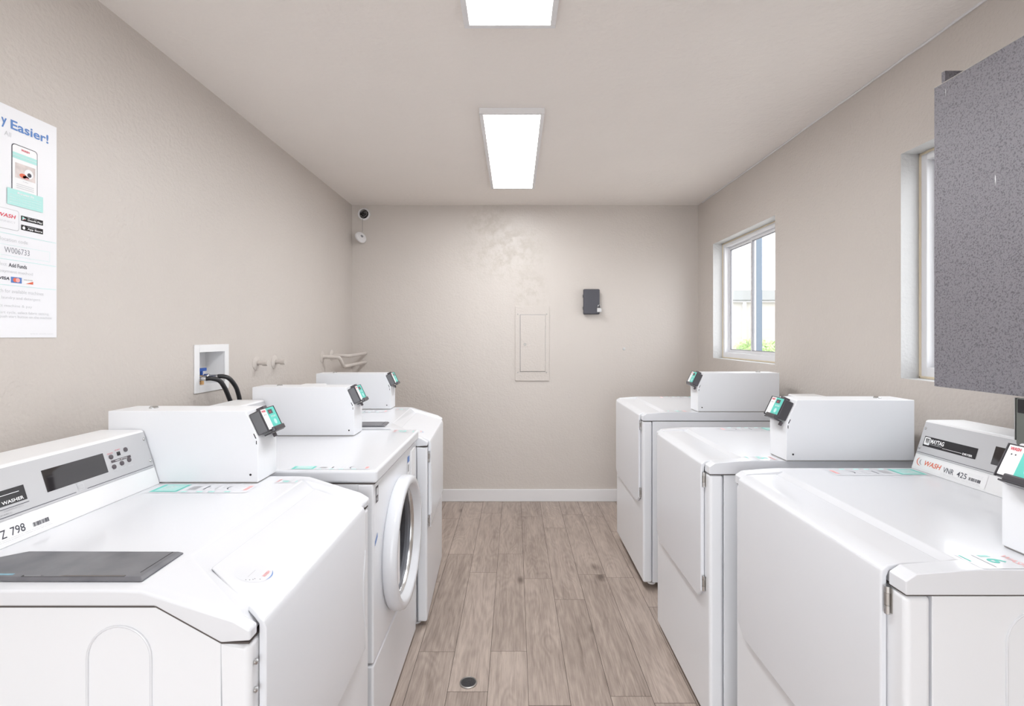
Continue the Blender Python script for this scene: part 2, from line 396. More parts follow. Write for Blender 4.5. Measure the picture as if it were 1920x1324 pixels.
def make_floor():
    mb = MB(); bm = mb.bm
    uvl = bm.loops.layers.uv.new('UVMap'); cl = bm.loops.layers.float_color.new('plank')
    W, Ln, g = .1545, .965, .0009
    offs = {0: 2.158, 1: 1.84, -1: 1.912, -2: 2.155, 2: 2.583, 3: 1.887, 4: 1.852, 5: 2.51, -3: 1.80, -4: 2.35, -5: 2.0}
    rnd = random.Random(11); i0 = mb.mi('floor'); i1 = mb.mi('gap')
    for c in range(-9, 12):
        x0 = .052 + (c-1)*W; x1 = x0 + W
        x0, x1 = max(x0, XL), min(x1, XR)
        if x1 - x0 < .01: continue
        o = offs.get(c, rnd.uniform(1.6, 2.6))
        k0 = math.floor((YF-.14 - o)/Ln)
        for k in range(k0, k0+9):
            y0, y1 = max(o + k*Ln, YF-.14), min(o + (k+1)*Ln, YB)
            if y1 - y0 < .01: continue
            vs = [bm.verts.new(p) for p in ((x0+g, y0+g, 0), (x1-g, y0+g, 0), (x1-g, y1-g, 0), (x0+g, y1-g, 0))]
            f = bm.faces.new(vs); f.material_index = i0; r = rnd.random(); ou, ov = rnd.uniform(0, 9), rnd.uniform(0, 9)
            for lp, (u, v) in zip(f.loops, ((x0, y0), (x1, y0), (x1, y1), (x0, y1))):
                lp[uvl].uv = (u + ou, v + ov); lp[cl] = (r, r, r, 1)
    mb.box(XL-.14, XR+.15, YF-.14, YB+.14, -.12, -.0012, 'gap')
    return tag(mb.build('floor'), kind='structure')
make_floor()
# baseboards
tag(MB().box(XL, XR, YB-.014, YB, 0, .10, 'base').build('baseboard_back', bevel=.004), kind='structure')
tag(MB().box(XL, XL+.014, YF, YB-.014, 0, .10, 'base').build('baseboard_left', bevel=.004), kind='structure')
tag(MB().box(XR-.014, XR, YF, YB-.014, 0, .10, 'base').build('baseboard_right', bevel=.004), kind='structure')
# white bead of caulk along the right ceiling edge
rnd = random.Random(5); pts = [(XR-.004, YF+.02 + i*.1, ZC-.004 + rnd.uniform(-.002, .002)) for i in range(int((YB-YF)/.1))]
tag(MB().tube(pts, .0045, 'base', 6).build('trim_1', smooth=True), kind='structure')

# ------------------------------------------------------------------ windows
def window(n, y0, y1, z0, z1):
    root = empty('window_%d' % n, (XR+.11, (y0+y1)/2, z0)); tag(root, kind='structure')
    cy = (y0+y1)/2
    def part(mb, name, **k):
        o = mb.build(name, root, **k); o.location = (-(XR+.11), -cy, -z0); return o
    a, b = XR+.073, XR+.135
    f = MB(); t = .034
    f.box(a, b, y0+.006, y0+t, z0+.006, z1-.006, 'vinyl'); f.box(a, b, y1-t, y1-.006, z0+.006, z1-.006, 'vinyl')
    f.box(a, b, y0+t, y1-t, z0+.006, z0+t+.01, 'vinyl'); f.box(a, b, y0+t, y1-t, z1-t, z1-.006, 'vinyl')
    part(f, 'window_frame', bevel=.003)
    c = MB(); q = .009
    for A in ((y0, y0+q, z0, z1), (y1-q, y1, z0, z1), (y0, y1, z0, z0+q), (y0, y1, z1-q, z1)):
        c.box(a-.004, a+.01, A[0], A[1], A[2], A[3], 'caulk')
    part(c, 'caulk_bead', bevel=.002)
    mid = y0 + .535*(y1-y0)
    for nm, s0, s1, xa in (('sash', mid-.012, y1-t, a+.034), ('sash', y0+t, mid+.012, a+.020)):
        s = MB(); w = .021; B, T = z0+t+.01, z1-t
        s.box(xa, xa+.012, s0, s0+w, B, T, 'vinyl'); s.box(xa, xa+.012, s1-w, s1, B, T, 'vinyl')
        s.box(xa, xa+.012, s0+w, s1-w, B, B+w, 'vinyl'); s.box(xa, xa+.012, s0+w, s1-w, T-w, T, 'vinyl')
        so = part(s, nm, bevel=.002)
        g = MB(); g.box(xa+.004, xa+.008, s0+w-.004, s1-w+.004, B+w-.004, T-w+.004, 'glass')
        go = g.build('pane', so)
        e = MB(); gx = xa-.0004
        for A in ((s0+w, s0+w+.004, B+w, T-w), (s1-w-.004, s1-w, B+w, T-w), (s0+w, s1-w, B+w, B+w+.004), (s0+w, s1-w, T-w-.004, T-w)):
            e.box(gx, gx+.012, A[0], A[1], A[2], A[3], 'gasket')
        e.build('gasket', so)
    return root
for i, w in enumerate(WIN): window(i+1, *w)

# ------------------------------------------------------------------ ceiling lights
def ceiling_light(yc, xc, label, length=1.22):
    r = empty('ceiling_light', (xc, yc, ZC)); tag(r, label, 'ceiling light', 'flat panel lights on the ceiling')
    w, h, t = .155, length/2, .019
    f = MB()
    f.box(-w, w, -h, -h+t, -.027, 0, 'frame'); f.box(-w, w, h-t, h, -.027, 0, 'frame')
    f.box(-w, -w+t, -h+t, h-t, -.027, 0, 'frame'); f.box(w-t, w, -h+t, h-t, -.027, 0, 'frame')
    f.box(-w+t, w-t, -h+t, h-t, -.006, 0, 'frame')
    f.build('light_frame', r, bevel=.0015)
    MB().box(-w+t, w-t, -h+t, h-t, -.024, -.010, 'led').build('diffuser', r)
ceiling_light(2.975, -.013, 'long flat ceiling light shown whole above the aisle')
ceiling_light(1.715-.61, -.016, 'nearer flat ceiling light, cut off by the top edge of the photo')

# ------------------------------------------------------------------ machines
H = .93
def nearfoot(root, off, w, d, zb):
    for x, y in ((.05, .06), (w-.05, .06), (.05, d-.06), (w-.05, d-.06)):
        f = MB(); f.disc((x, y, 0), (0, 0, 1), .021, .009, 'plastic'); f.disc((x, y, .009), (0, 0, 1), .008, zb+.012, 'chrome')
        f.build('leveling_foot', root, off=off, smooth=True)

def console(root, off, w, y0, detail, ztop, kind, gap=.122):
    """slanted control console at the back; its right end stops short of the payment box"""
    L = w - gap; z0 = ztop
    top = z0 + .153
    prof = [(y0, z0), (y0+.048, top), (y0+.053, top+.003), (y0+.17, top+.003), (y0+.178, top-.01), (y0+.178, z0)]
    c = MB(); c.extx(prof, 0, L, 'plastic'); con = c.build('console', root, bevel=.004, off=off)
    U = Vector((1, 0, 0)); V = Vector((0, .048, .153)).normalized(); N = U.cross(V)
    O = Vector((0, y0, z0)) + N*.0
    def at(u, v, n=0): return O + U*u + V*v + N*n
    DU = .034 if kind == 'washer' else 0
    def slab(mb, u0, u1, v0, v1, n0, n1, m):
        vs = [mb.bm.verts.new(at(u, v, n)) for u in (u0, u1) for v in (v0, v1) for n in (n0, n1)]
        fs = [mb.bm.faces.new([vs[i] for i in q]) for q in ((0,1,3,2),(4,6,7,5),(0,4,5,1),(2,3,7,6),(0,2,6,4),(1,5,7,3))]
        mb._fin(fs, m)
    p = MB(); slab(p, .004, L-.004, .052, .157, -.002, .0022, 'silver'); p.build('control_panel', con, bevel=.001)
    if not detail: return
    D = lambda: Decal(at(DU, 0, .0024), U, V)
    for u in (.012, L-.012):
        for v in (.072, .136):
            s = MB(); s.lathe(at(u, v, .0022), N, [(.0046, 0), (.0044, .0016), (.003, .003), (0, .0034)], 'chrome', 16); s.build('screw', con, smooth=True)
    d = MB(); slab(d, .249+DU, .417+DU, .079, .130, .0, .0030, 'display'); d.build('display_window', con, bevel=.0005)
    b = D()
    b.rect(.020, .203, .080, .112, 'black', 1)
    if kind == 'washer':
        b.text('WASHER', .150, .196, .083, .090, 'label', 2, .02)
        b.rect(.030, .190, .101, .1022, 'label', 2)
    else:
        b.rrect(.0225, .0435, .085, .1095, .003, 'label', 2)
        for k in range(4): b.poly([(.0265+k*.0036, .106), (.0290+k*.0036, .106), (.0315+k*.0036-.001, .089+.002*abs(k-1.5)), (.0290+k*.0036, .089+.002*abs(k-1.5))], 'black', 3)
        b.text('MAYTAG', .046, .094, .0925, .1065, 'label', 2, .03)
        b.text('COMMERCIAL', .046, .090, .0880, .0905, 'lgrey', 2)
        b.rect(.092, .158, .0862, .0872, 'label', 2)
        b.text('DRYER', .161, .193, .0835, .0895, 'label', 2, .03)
    b.build('brand_plate', con)
    t = D()
    if kind == 'washer':
        t.rect(.004-DU, .205, .0735, .0747, 'darkt'); t.text('COMPLETELY', .150, .192, .0685, .0715, 'greyt')
        t.text('LOAD CLOTHES', .06, .165, .0620, .0650, 'greyt')
        t.rect(.004-DU, .315, .0572, .0585, 'darkt'); t.rect(.346, L-.008-DU, .0572, .0585, 'darkt')
        t.rrect(.322, .339, .0595, .0745, .002, 'lgrey', 1); t.rrect(.3232, .3378, .0605, .0735, .002, 'silver', 2)
        t.text('ENERGY', .3245, .3365, .063, .0665, 'lgrey', 3)
    else:
        t.rect(.006, L-.006, .0572, .0585, 'darkt')
    # button captions
    caps = [('DELICATE', .4375, .1225, 'red'), ('START', .4635, .1265, 'red'), ('BRIGHT COLORS', .4895, .1305, 'lgrey')]
    if kind == 'washer':
        for s_, u, v, m_ in caps: t.text(s_, u-.009, u+.009, v, v+.003, m_)
        t.rect(.434, .500, .0985, .1050, 'charm'); t.text('FABRIC SETTINGS', .447, .487, .1000, .1035, 'label', 2, .01)
        for s_, u in (('WHITES', .438), ('REGULAR', .465), ('PERM PRESS', .491)): t.text(s_, u-.009, u+.009, .0765, .0795, 'lgrey')
    t.build('panel_printing', con)
    if kind == 'washer':
        for u, v in ((.4375, .1145), (.4895, .1225), (.438, .0875), (.465, .0905), (.491, .0930)):
            bt = MB(); bt.lathe(at(u+DU, v, .0022), N, [(.0062, 0), (.0060, .0022), (.0045, .003), (0, .003)], 'charm', 20); bt.build('button', con, smooth=True)
        sw = MB(); slab(sw, .459+DU, .469+DU, .1125, .1225, .002, .0034, 'black'); sw.build('start_button', con)
    # id label on the white lower strip
    l = Decal(at(DU, 0, .0003), U, V)
    l.rect(.008, .252, .008, .046, 'label', 1)
    l.arc(.0285, .029, .0105, .0135, 110, 285, 'orange', 2, sy=.95); l.arc(.036, .029, .0075, .0095, 120, 270, 'darkt', 2, sy=.95)
    l.text('WASH', .0455, .106, .021, .0365, 'orange', 2, .015, .25)
    if kind == 'washer':
        l.text('Z', .1325, .1435, .018, .035, 'darkt', 2, .005); l.text('798', .1525, .1825, .018, .035, 'darkt', 2, .005)
    else:
        l.text('VNR', .1145, .1500, .018, .034, 'darkt', 2, .005); l.text('425', .1610, .1925, .018, .034, 'darkt', 2, .005)
    l.barcode(.199, .2355, .0185, .0275, 'darkt')
    for j, (a, b_, v) in enumerate(((.199, .238, .0325), (.196, .240, .0365))): l.text('for service please call', a, b_, v, v+.0018, 'lgrey')
    for j, (a, b_, v) in enumerate(((.110, .236, .0135), (.110, .240, .0100))): l.text('to report machine problems or request service call us online', a, b_, v, v+.0018, 'greyt')
    l.build('id_label', con)

def strip_sticker(root, off, x0, x1, y0, y1, z, slope=None, name='instruction_sticker'):
    """wide instruction sticker: green square at the y1 end, small marks towards y0. up = +x->... reading from the aisle"""
    d = Decal((0, 0, z), (1, 0, 0), (0, 1, 0)); W = x1-x0; Ly = y1-y0
    d.rrect(x0-.003, x1+.003, y0-.004, y1+.004, .004, 'enamel', .4)
    u = lambda t: x0 + t*W
    v = lambda t: y0 + t*Ly
    d.rect(u(.06), u(.94), v(.70), v(.98), 'teal', 1); d.rect(u(.14), u(.88), v(.725), v(.94), 'palet', 2); d.text('PAY WITH APP', u(.30), u(.75), v(.76), v(.92), 'label', 3)
    d.rect(u(.30), u(.75), v(.55), v(.64), 'greyt', 1); d.rect(u(.34), u(.8), v(.47), v(.485), 'darkt', 1); d.rect(u(.35), u(.85), v(.36), v(.368), 'greyt', 1)
    d.rect(u(.5), u(.9), v(.30), v(.306), 'lgrey', 1)
    d.arc((u(.55)), v(.20), .012, .016, 20, 160, 'darkt', 1); d.rect(u(.25), u(.8), v(.02), v(.06), 'pink', 1)
    for t in (.16, .32, .44, .60): d.rect(u(.02), u(.16), v(t), v(t+.06), 'palet', 1)
    return d.build(name, root, off)

def number_sticker(root, off, x0, y0, z, num, k=1.0):
    d = Decal((x0, y0, z), (1, 0, 0), (0, 1, 0))
    d.rrect(-.003, .060*k, 0, .100*k, .004, 'enamel', .4)
    d.text('WASH', .004*k, .052*k, .082*k, .096*k, 'pink', 1, .01)
    d.text(num, .018*k, .038*k if num != '1' else .027*k, .040*k, .072*k, 'teal', 1, .03)
    d.rect(.002*k, .054*k, .030*k, .0325*k, 'greyt', 1)
    d.rect(.003*k, .012*k, .040*k, .060*k, 'palet', 1)
    d.rect(.004*k, .03*k, .004*k, .008*k, 'teal', 1)
    return d.build('number_sticker', root, off)

def arch_emboss(root, off, x, sgn, y0, y1, zt):
    """raised arch outline pressed into a side panel"""
    r = (y1-y0)/2; pts = [(x, y0, .16)] + [(x, y0, .16 + (zt-r-.16)*t/8) for t in range(1, 9)]
    pts += [(x, y0 + r - r*math.cos(PI*t/16), zt - r + r*math.sin(PI*t/16)) for t in range(1, 16)]
    pts += [(x, y1, zt-r - (zt-r-.16)*t/8) for t in range(0, 9)]
    m = MB(); m.tube(pts, .0022, 'enamel', 8); return m.build('side_embossing', root, smooth=True, off=off)

def hinge(root, off, x, z, y=-.002):
    h = MB(); r = .0052
    h.tube([(x, y, z-.026), (x, y, z-.010)], r, 'chrome', 12); h.tube([(x, y, z-.0095), (x, y, z+.0135)], r*.96, 'steel', 12); h.tube([(x, y, z+.014), (x, y, z+.026)], r, 'chrome', 12)
    h.box(x-.004, x+.006, y+.004, y+.006, z-.024, z+.024, 'steel')
    return h.build('hinge', root, smooth=True, off=off)

def place_root(name, side, Xf, Zn, w, d, raised=0, turn=0):
    if side == 'L':
        a = PI/2 + turn; ux, uy = math.cos(a), math.sin(a)
        r = empty(name, (Xf + ux*w/2 - uy*d/2, Zn + uy*w/2 + ux*d/2, raised), a)
    else: r = empty(name, (Xf + d/2, Zn + w/2, raised), -PI/2)
    return r, (-w/2, -d/2, 0)

def cabinet(root, off, w, d, top_prof, zb, seam_y=.072, sides=()):
    """front wrap with rounded corners, and the side/back body set in by a hair"""
    # front wrap
    b = MB()
    pr = [(p[0], p[1]) for p in top_prof if p[0] <= seam_y]
    fr = [(.004, zb)] + pr + [(seam_y, pr[-1][1]), (seam_y, zb)]
    b.extx(fr, .003, w-.003, 'enamel2'); b.build('front_panel', root, bevel=.011, seg=4, off=off)
    s = MB(); zs = pr[-1][1]
    body = [(seam_y+.002, zb), (seam_y+.002, zs)] + [(p[0], p[1]) for p in top_prof if p[0] > seam_y] + [(d, top_prof[-1][1]), (d, zb)]
    s.extx(body, .005, w-.005, 'enamel2'); s.build('cabinet', root, bevel=.002, off=off)

def slant_washer(side, Xf, Zn, w, d=.745, detail=False, y_console=.58, raised=0, stickers=True, hinge_left=False, gap=.122, turn=0):
    r, off = place_root('washing_machine', side, Xf, Zn, w, d, raised, turn)
    full = [(d, .93), (.22, .93), (.185, .9285), (.030, .8800), (.002, .864), (.002, .845), (.052, .842), (.162, .903), (d, .903)]
    fronp = [(d, .93), (.222, .93), (.187, .9285), (.030, .8670), (.010, .856), (.010, .845), (.052, .842), (.162, .903), (d, .903)]
    fronp = [(d, .93), (.187, .9291), (.034, .8813), (.028, .8670), (.010, .856), (.010, .845), (.052, .842), (.162, .903), (d, .903)]
    midp = [(d, .93), (.188, .93), (.156, .9035), (.028, .8670), (.010, .856), (.010, .845), (.052, .842), (.162, .9025), (d, .903)]
    ml, mr, diag = .028, .078, .135
    xs = [(0, full), (ml-.004, full), (ml, fronp), (diag, midp), (w-.046, midp), (w-.034, full), (w, full)]
    lid = MB(); lid.loft([[(x, p[0], p[1]) for p in pr] for x, pr in xs], 'enamel')
    lid.build('top_lid', r, bevel=.009, seg=4, off=off, angle=25)
    # dark line under the lid
    g = MB(); g.extx([(.006, .8385), (.0525, .8385), (.1625, .8995), (d-.004, .8995), (d-.004, .9025), (.1615, .9025), (.0515, .8415), (.006, .8415)], .004, w-.004, 'seam')
    g.build('lid_seam', r, off=off)
    cabinet(r, off, w, d, [(.004, .8385), (.052, .8385), (.1625, .8995), (d, .8995)], .022, .052)
    # door: bent sheet covering the slope and the front
    o_ = [(.148, .9070), (.008, .8690), (-.005, .8620), (-.010, .8500), (-.010, .455)]
    i_ = [(.148, .9020), (.014, .8640), (.003, .8565), (.003, .848), (.003, .455)]
    x0, x1 = ml+.002, w-mr-.004
    dm = MB()      # the sloping top of the door narrows towards the back on its left
    lx = [diag, x0+.006, x0, x0, x0]; rx = [w-.052, x1, x1, x1, x1]
    dm.loft([[(a, o[0], o[1]), (b_, o[0], o[1]), (b_, i[0], i[1]), (a, i[0], i[1])] for a, b_, o, i in zip(lx, rx, o_, i_)], 'enamel')
    door = dm.build('door', r, bevel=.005, seg=3, off=off, angle=35)
    xh = x0-.006 if hinge_left else x1+.006
    for z in (.790, .490): hinge(r, off, xh, z)
    # hinge-side grip hollow rim
    gp = MB(); sg = -1 if hinge_left else 1; xe = x0+.003 if hinge_left else x1-.003
    gp.tube([(xe - sg*.020*math.sin(PI*t/14), -.0100, .74 - .22*t/14) for t in range(15)], .0022, 'enamel', 8)
    gp.build('door_grip_rim', r, smooth=True, off=off)
    # latch bolt on the strike side
    for z in (.80, .752):
        sc = MB(); sc.lathe(((.018 if not hinge_left else w-.018), .003, z), (0, -1, 0), [(.005, 0), (.005, .003), (.002, .005), (0, .005)], 'chrome', 14); sc.build('screw', r, smooth=True, off=off)
    # dispenser cover
    y0, y1 = .205, .56
    dp = MB(); A = [(.030, y0), (.142, y0+.002), (.144, y1-.05), (.100, y1), (.030, y1)]
    dp.loft([[(x, y, .930) for x, y in A], [(x, y, .9325) for x, y in A], [(x + (.085-x)*.10, y + (.38-y)*.04, .937) for x, y in A]], 'scratch')
    cover = dp.build('dispenser_cover', r, bevel=.002, off=off); tag(cover, 'scratched charcoal plastic dispenser cover')
    ln = MB(); ln.box(.050, .134, .222, .2232, .9365, .9374, 'black'); ln.box(.0350, .0395, .240, .42, .9360, .9373, 'display'); ln.build('cover_slot', cover)
    bl = MB(); bl.box(.0400, .0455, .44, .535, .9366, .9372, 'scuff'); bl.build('worn_strip', cover)
    # blue scuff on the cover edge
    # round sticker on the sloping door
    n = Vector((0, -.0595, .151)).normalized()
    Vv = Vector((0, .140, .038)).normalized()
    q = Decal(Vector((.155, .076, .8874)) + Vector((0, 0, .0002)), (1, 0, 0), Vv, .00025)
    q.circ(0, 0, .036, 'enamel', 1)
    for j in range(5): q.rect(-.026, .006, .006+j*.0042, .0070+j*.0042, 'lgrey', 2)
    for j in range(4): q.rect(-.014, .022, -.014+j*.0038, -.0132+j*.0038, 'lgrey', 2)
    q.rect(-.020, .008, .0015, .0023, 'greyt', 2)
    for u, v in ((-.031, 0), (-.028, -.006), (-.024, -.0105), (-.020, -.012), (-.017, -.021)): q.circ(u, v, .0011, 'darkt', 2, 8)
    q.text('WASH', -.006, .018, -.0255, -.0185, 'pink', 3, .04, .3); q.arc(0, 0, .0325, .0345, 245, 310, 'navy', 3)
    q.build('round_sticker', r, off)
    console(r, off, w, y_console, detail, .93, 'washer', gap)
    nearfoot(r, off, w, d, .022)
    if stickers:
        strip_sticker(r, off, w-gap-.083, w-gap-.006, .295, .565, .9304)
        number_sticker(r, off, w-gap+.010, .195, .9304, '1' if detail else '3', .64)
    return r, off

def dryer(side, Xf, Zn, w, d=.745, detail=False, y_console=.57, raised=0, num='5'):
    r, off = place_root('clothes_dryer', side, Xf, Zn, w, d, raised)
    full = [(d, .93), (.135, .93), (.105, .9285), (.022, .922), (.002, .909), (.002, .884), (.06, .884), (d, .884)]
    midp = [(d, .93), (.132, .93), (.112, .917), (.020, .911), (.008, .903), (.008, .884), (.06, .884), (d, .884)]
    m0 = .046
    xs = [(0, full), (m0-.004, full), (m0, midp), (w-m0, midp), (w-m0+.004, full), (w, full)]
    lid = MB(); lid.loft([[(x, p[0], p[1]) for p in pr] for x, pr in xs], 'enamel')
    lid.build('top_lid', r, bevel=.009, seg=4, off=off, angle=25)
    g = MB(); g.box(.004, w-.004, .006, d-.004, .8805, .8835, 'seam'); g.build('lid_seam', r, off=off)
    cabinet(r, off, w, d, [(.004, .8805), (d, .8805)], .022, .052)
    x0, x1 = m0+.0015, w-m0-.0015
    o_ = [(.110, .9235), (.034, .9215), (.004, .918), (-.008, .908), (-.010, .895), (-.010, .43)]
    i_ = [(.003, .43), (.003, .895), (.008, .906), (.034, .914), (.110, .9165)]
    dm = MB(); dm.extx(o_ + i_, x0, x1, 'enamel')
    # cut the two lower corners
    for sx, xc in ((-1, x0), (1, x1)):
        geom = dm.bm.verts[:] + dm.bm.edges[:] + dm.bm.faces[:]
        res = bmesh.ops.bisect_plane(dm.bm, geom=geom, plane_co=(xc, 0, .462), plane_no=(sx*1, 0, -1.15), clear_outer=True)
        ed = [e for e in res['geom_cut'] if isinstance(e, bmesh.types.BMEdge)]
        bmesh.ops.edgeloop_fill(dm.bm, edges=ed)
    door = dm.build('door', r, bevel=.005, seg=3, off=off, angle=35)
    for z in (.855, .492): hinge(r, off, x1+.007, z)
    console(r, off, w, y_console, detail, .93, 'dryer')
    nearfoot(r, off, w, d, .022)
    strip_sticker(r, off, .012, .085, .28, .565, .9304)
    number_sticker(r, off, w-.058-.006, .145, .9304, num)
    return r, off

def round_door_washer(side, Xf, Zn, w, d=.745):
    r, off = place_root('washing_machine', side, Xf, Zn, w, d)
    lid = MB(); lid.box(0, w, 0, d, .888, .930, 'enamel'); lid.build('top_lid', r, bevel=.010, seg=4, off=off)
    g = MB(); g.box(.005, w-.005, .008, d-.005, .8845, .888, 'seam'); g.build('lid_seam', r, off=off)
    cx, cz, R = w/2-.012, .575, .214
    # upper front panel with a round opening
    fp = MB(); bm = fp.bm; x0, x1, z0, z1 = .003, w-.003, .312, .8845; y = .012
    angs = sorted([2*PI*k/72 for k in range(72)] + [math.atan2(zz-cz, xx-cx) % (2*PI) for xx in (x0, x1) for zz in (z0, z1)])
    ci, co = [], []
    for a in angs:
        c_, s_ = math.cos(a), math.sin(a)
        tx = ((x1-cx)/c_ if c_ > 1e-9 else (x0-cx)/c_ if c_ < -1e-9 else 1e9); tz = ((z1-cz)/s_ if s_ > 1e-9 else (z0-cz)/s_ if s_ < -1e-9 else 1e9)
        t = min(tx, tz); ci.append((cx + R*c_, cz + R*s_)); co.append((cx + t*c_, cz + t*s_))
    loops = [[(p[0], .040, p[1]) for p in ci], [(p[0], y, p[1]) for p in ci], [(p[0], y, p[1]) for p in co], [(p[0], .060, p[1]) for p in co]]
    fp.loft(loops, 'enamel2', caps=False); fp.build('front_panel', r, bevel=.006, off=off, angle=50)
    lp = MB(); lp.box(.003, w-.003, .012, .060, .022, .306, 'enamel2'); lp.build('lower_panel', r, bevel=.008, off=off)
    # cabinet shell, open at the front
    b = MB(); bm = b.bm; xa, xb, ya, yb, za, zb = .004, w-.004, .0605, d, .022, .8845; t = .008
    b.box(xa, xa+t, ya, yb, za, zb, 'enamel2'); b.box(xb-t, xb, ya, yb, za, zb, 'enamel2'); b.box(xa+t, xb-t, yb-t, yb, za, zb, 'enamel2')
    b.box(xa+t, xb-t, ya, yb-t, za, za+t, 'enamel2')
    b.build('cabinet', r, bevel=.001, off=off)
    dr = MB(); dr.lathe((cx, .05, cz), (0, 1, 0), [(.192, 0), (.205, .006), (.240, .02), (.240, .36), (.10, .40), (0, .40)], 'drum', 48)
    dr.build('drum', r, smooth=True, off=off)
    gk = MB(); gk.lathe((cx, .03, cz), (0, 1, 0), [(.214, 0), (.208, .012), (.196, .018), (.193, .026)], 'gasket', 48); gk.build('door_gasket', r, smooth=True, off=off)
    ring = MB(); ring.lathe((cx, .012, cz), (0, -1, 0), [(.232, 0), (.240, .008), (.241, .034), (.237, .045), (.230, .050), (.214, .050), (.206, .045), (.197, .022), (.192, .014), (.192, -.004), (.21, -.004)], 'enamel', 72, closed=True)
    door = ring.build('door', r, smooth=True, off=off, angle=55)
    rr = MB(); rr.lathe((cx, .012, cz), (0, -1, 0), [(.1955, .016), (.193, .023), (.188, .024), (.184, .016), (.183, .010)], 'chrome', 60); rr.build('chrome_ring', door, smooth=True)
    gl = MB(); gl.lathe((cx, .012, cz), (0, -1, 0), [(.186, .012), (.165, .008), (.150, -.02), (.12, -.055), (.06, -.068), (0, -.07)], 'dglass', 48); gl.build('door_glass', door, smooth=True)
    hd = MB(); hd.box(cx-.205, cx-.142, -.030, -.010, cz-.095, cz+.095, 'plastic'); hd.build('door_handle', door, bevel=.005)
    # a few garments seen inside
    # detergent drawer pull and stickers
    pk = MB(); pk.box(w-.125, w-.045, .007, .014, .745, .862, 'plastic'); pko = pk.build('detergent_drawer', r, bevel=.006, off=off)
    ss = Decal((0, .0116, 0), (1, 0, 0), (0, 0, 1))
    ss.rect(w-.190, w-.150, .775, .850, 'label', 1); ss.rect(w-.190, w-.150, .825, .850, 'mcblue', 2); ss.rect(w-.182, w-.158, .785, .815, 'greyt', 2)
    ss.build('drawer_sticker', r, off); ss = Decal((0, .0116, 0), (1, 0, 0), (0, 0, 1))
    ss.rect(.030, .058, .815, .868, 'charm', 1); ss.rect(.034, .054, .838, .862, 'lgrey', 2); ss.text('HE', .036, .052, .820, .832, 'label', 2)
    ss.build('rating_sticker', r, off); ss = Decal((0, .0116, 0), (1, 0, 0), (0, 0, 1))
    ss.poly([(.02, .68), (.05, .70), (.05, .715), (.02, .695)], 'mcblue', 1)
    ss.build('blue_arrow_sticker', r, off)
    console(r, off, w, .58, False, .93, 'washer', .153)
    nearfoot(r, off, w, d, .022)
    strip_sticker(r, off, .012, .052, .03, .285, .9304)
    number_sticker(r, off, w-.062, .01, .9304, '2')
    return r, off

W1 = (-.440, .838, .690); W2 = (-.437, 1.590, .695); W3 = (-.404, 2.335, .695)
D3 = (.710, .912, .708); D2 = (.663, 1.712, .638); D1 = (.680, 2.665, .700)
r, off = slant_washer('L', *W1, detail=True, y_console=.583, gap=.081)
tag(r, 'white sloped-front washing machine nearest the camera, labelled Z 798', 'washing machine', 'washing machines along the left wall')
arch_emboss(r, off, .0045, -1, .171, .278, .868)
r, off = round_door_washer('L', *W2)
tag(r, 'white front-loading washing machine with a round glass door', 'washing machine', 'washing machines along the left wall')
r, off = slant_washer('L', *W3, hinge_left=True, gap=.126, turn=math.radians(2.5), y_console=.60)
tag(r, 'white sloped-front washing machine at the far end, beside the back wall', 'washing machine', 'washing machines along the left wall')
r, off = dryer('R', *D3, detail=True, y_console=.57, num='6')
tag(r, 'white dryer nearest the camera with black brand plate, labelled VNR 425', 'dryer', 'dryers along the right wall')
arch_emboss(r, off, D3[2]-.0045, 1, .190, .302, .852)
r, off = dryer('R', *D2, num='5')
tag(r, 'white dryer in the middle of the right-hand row', 'dryer', 'dryers along the right wall')
r, off = dryer('R', *D1, num='4', raised=.022)
tag(r, 'white dryer farthest from the camera, standing below the far window', 'dryer', 'dryers along the right wall')

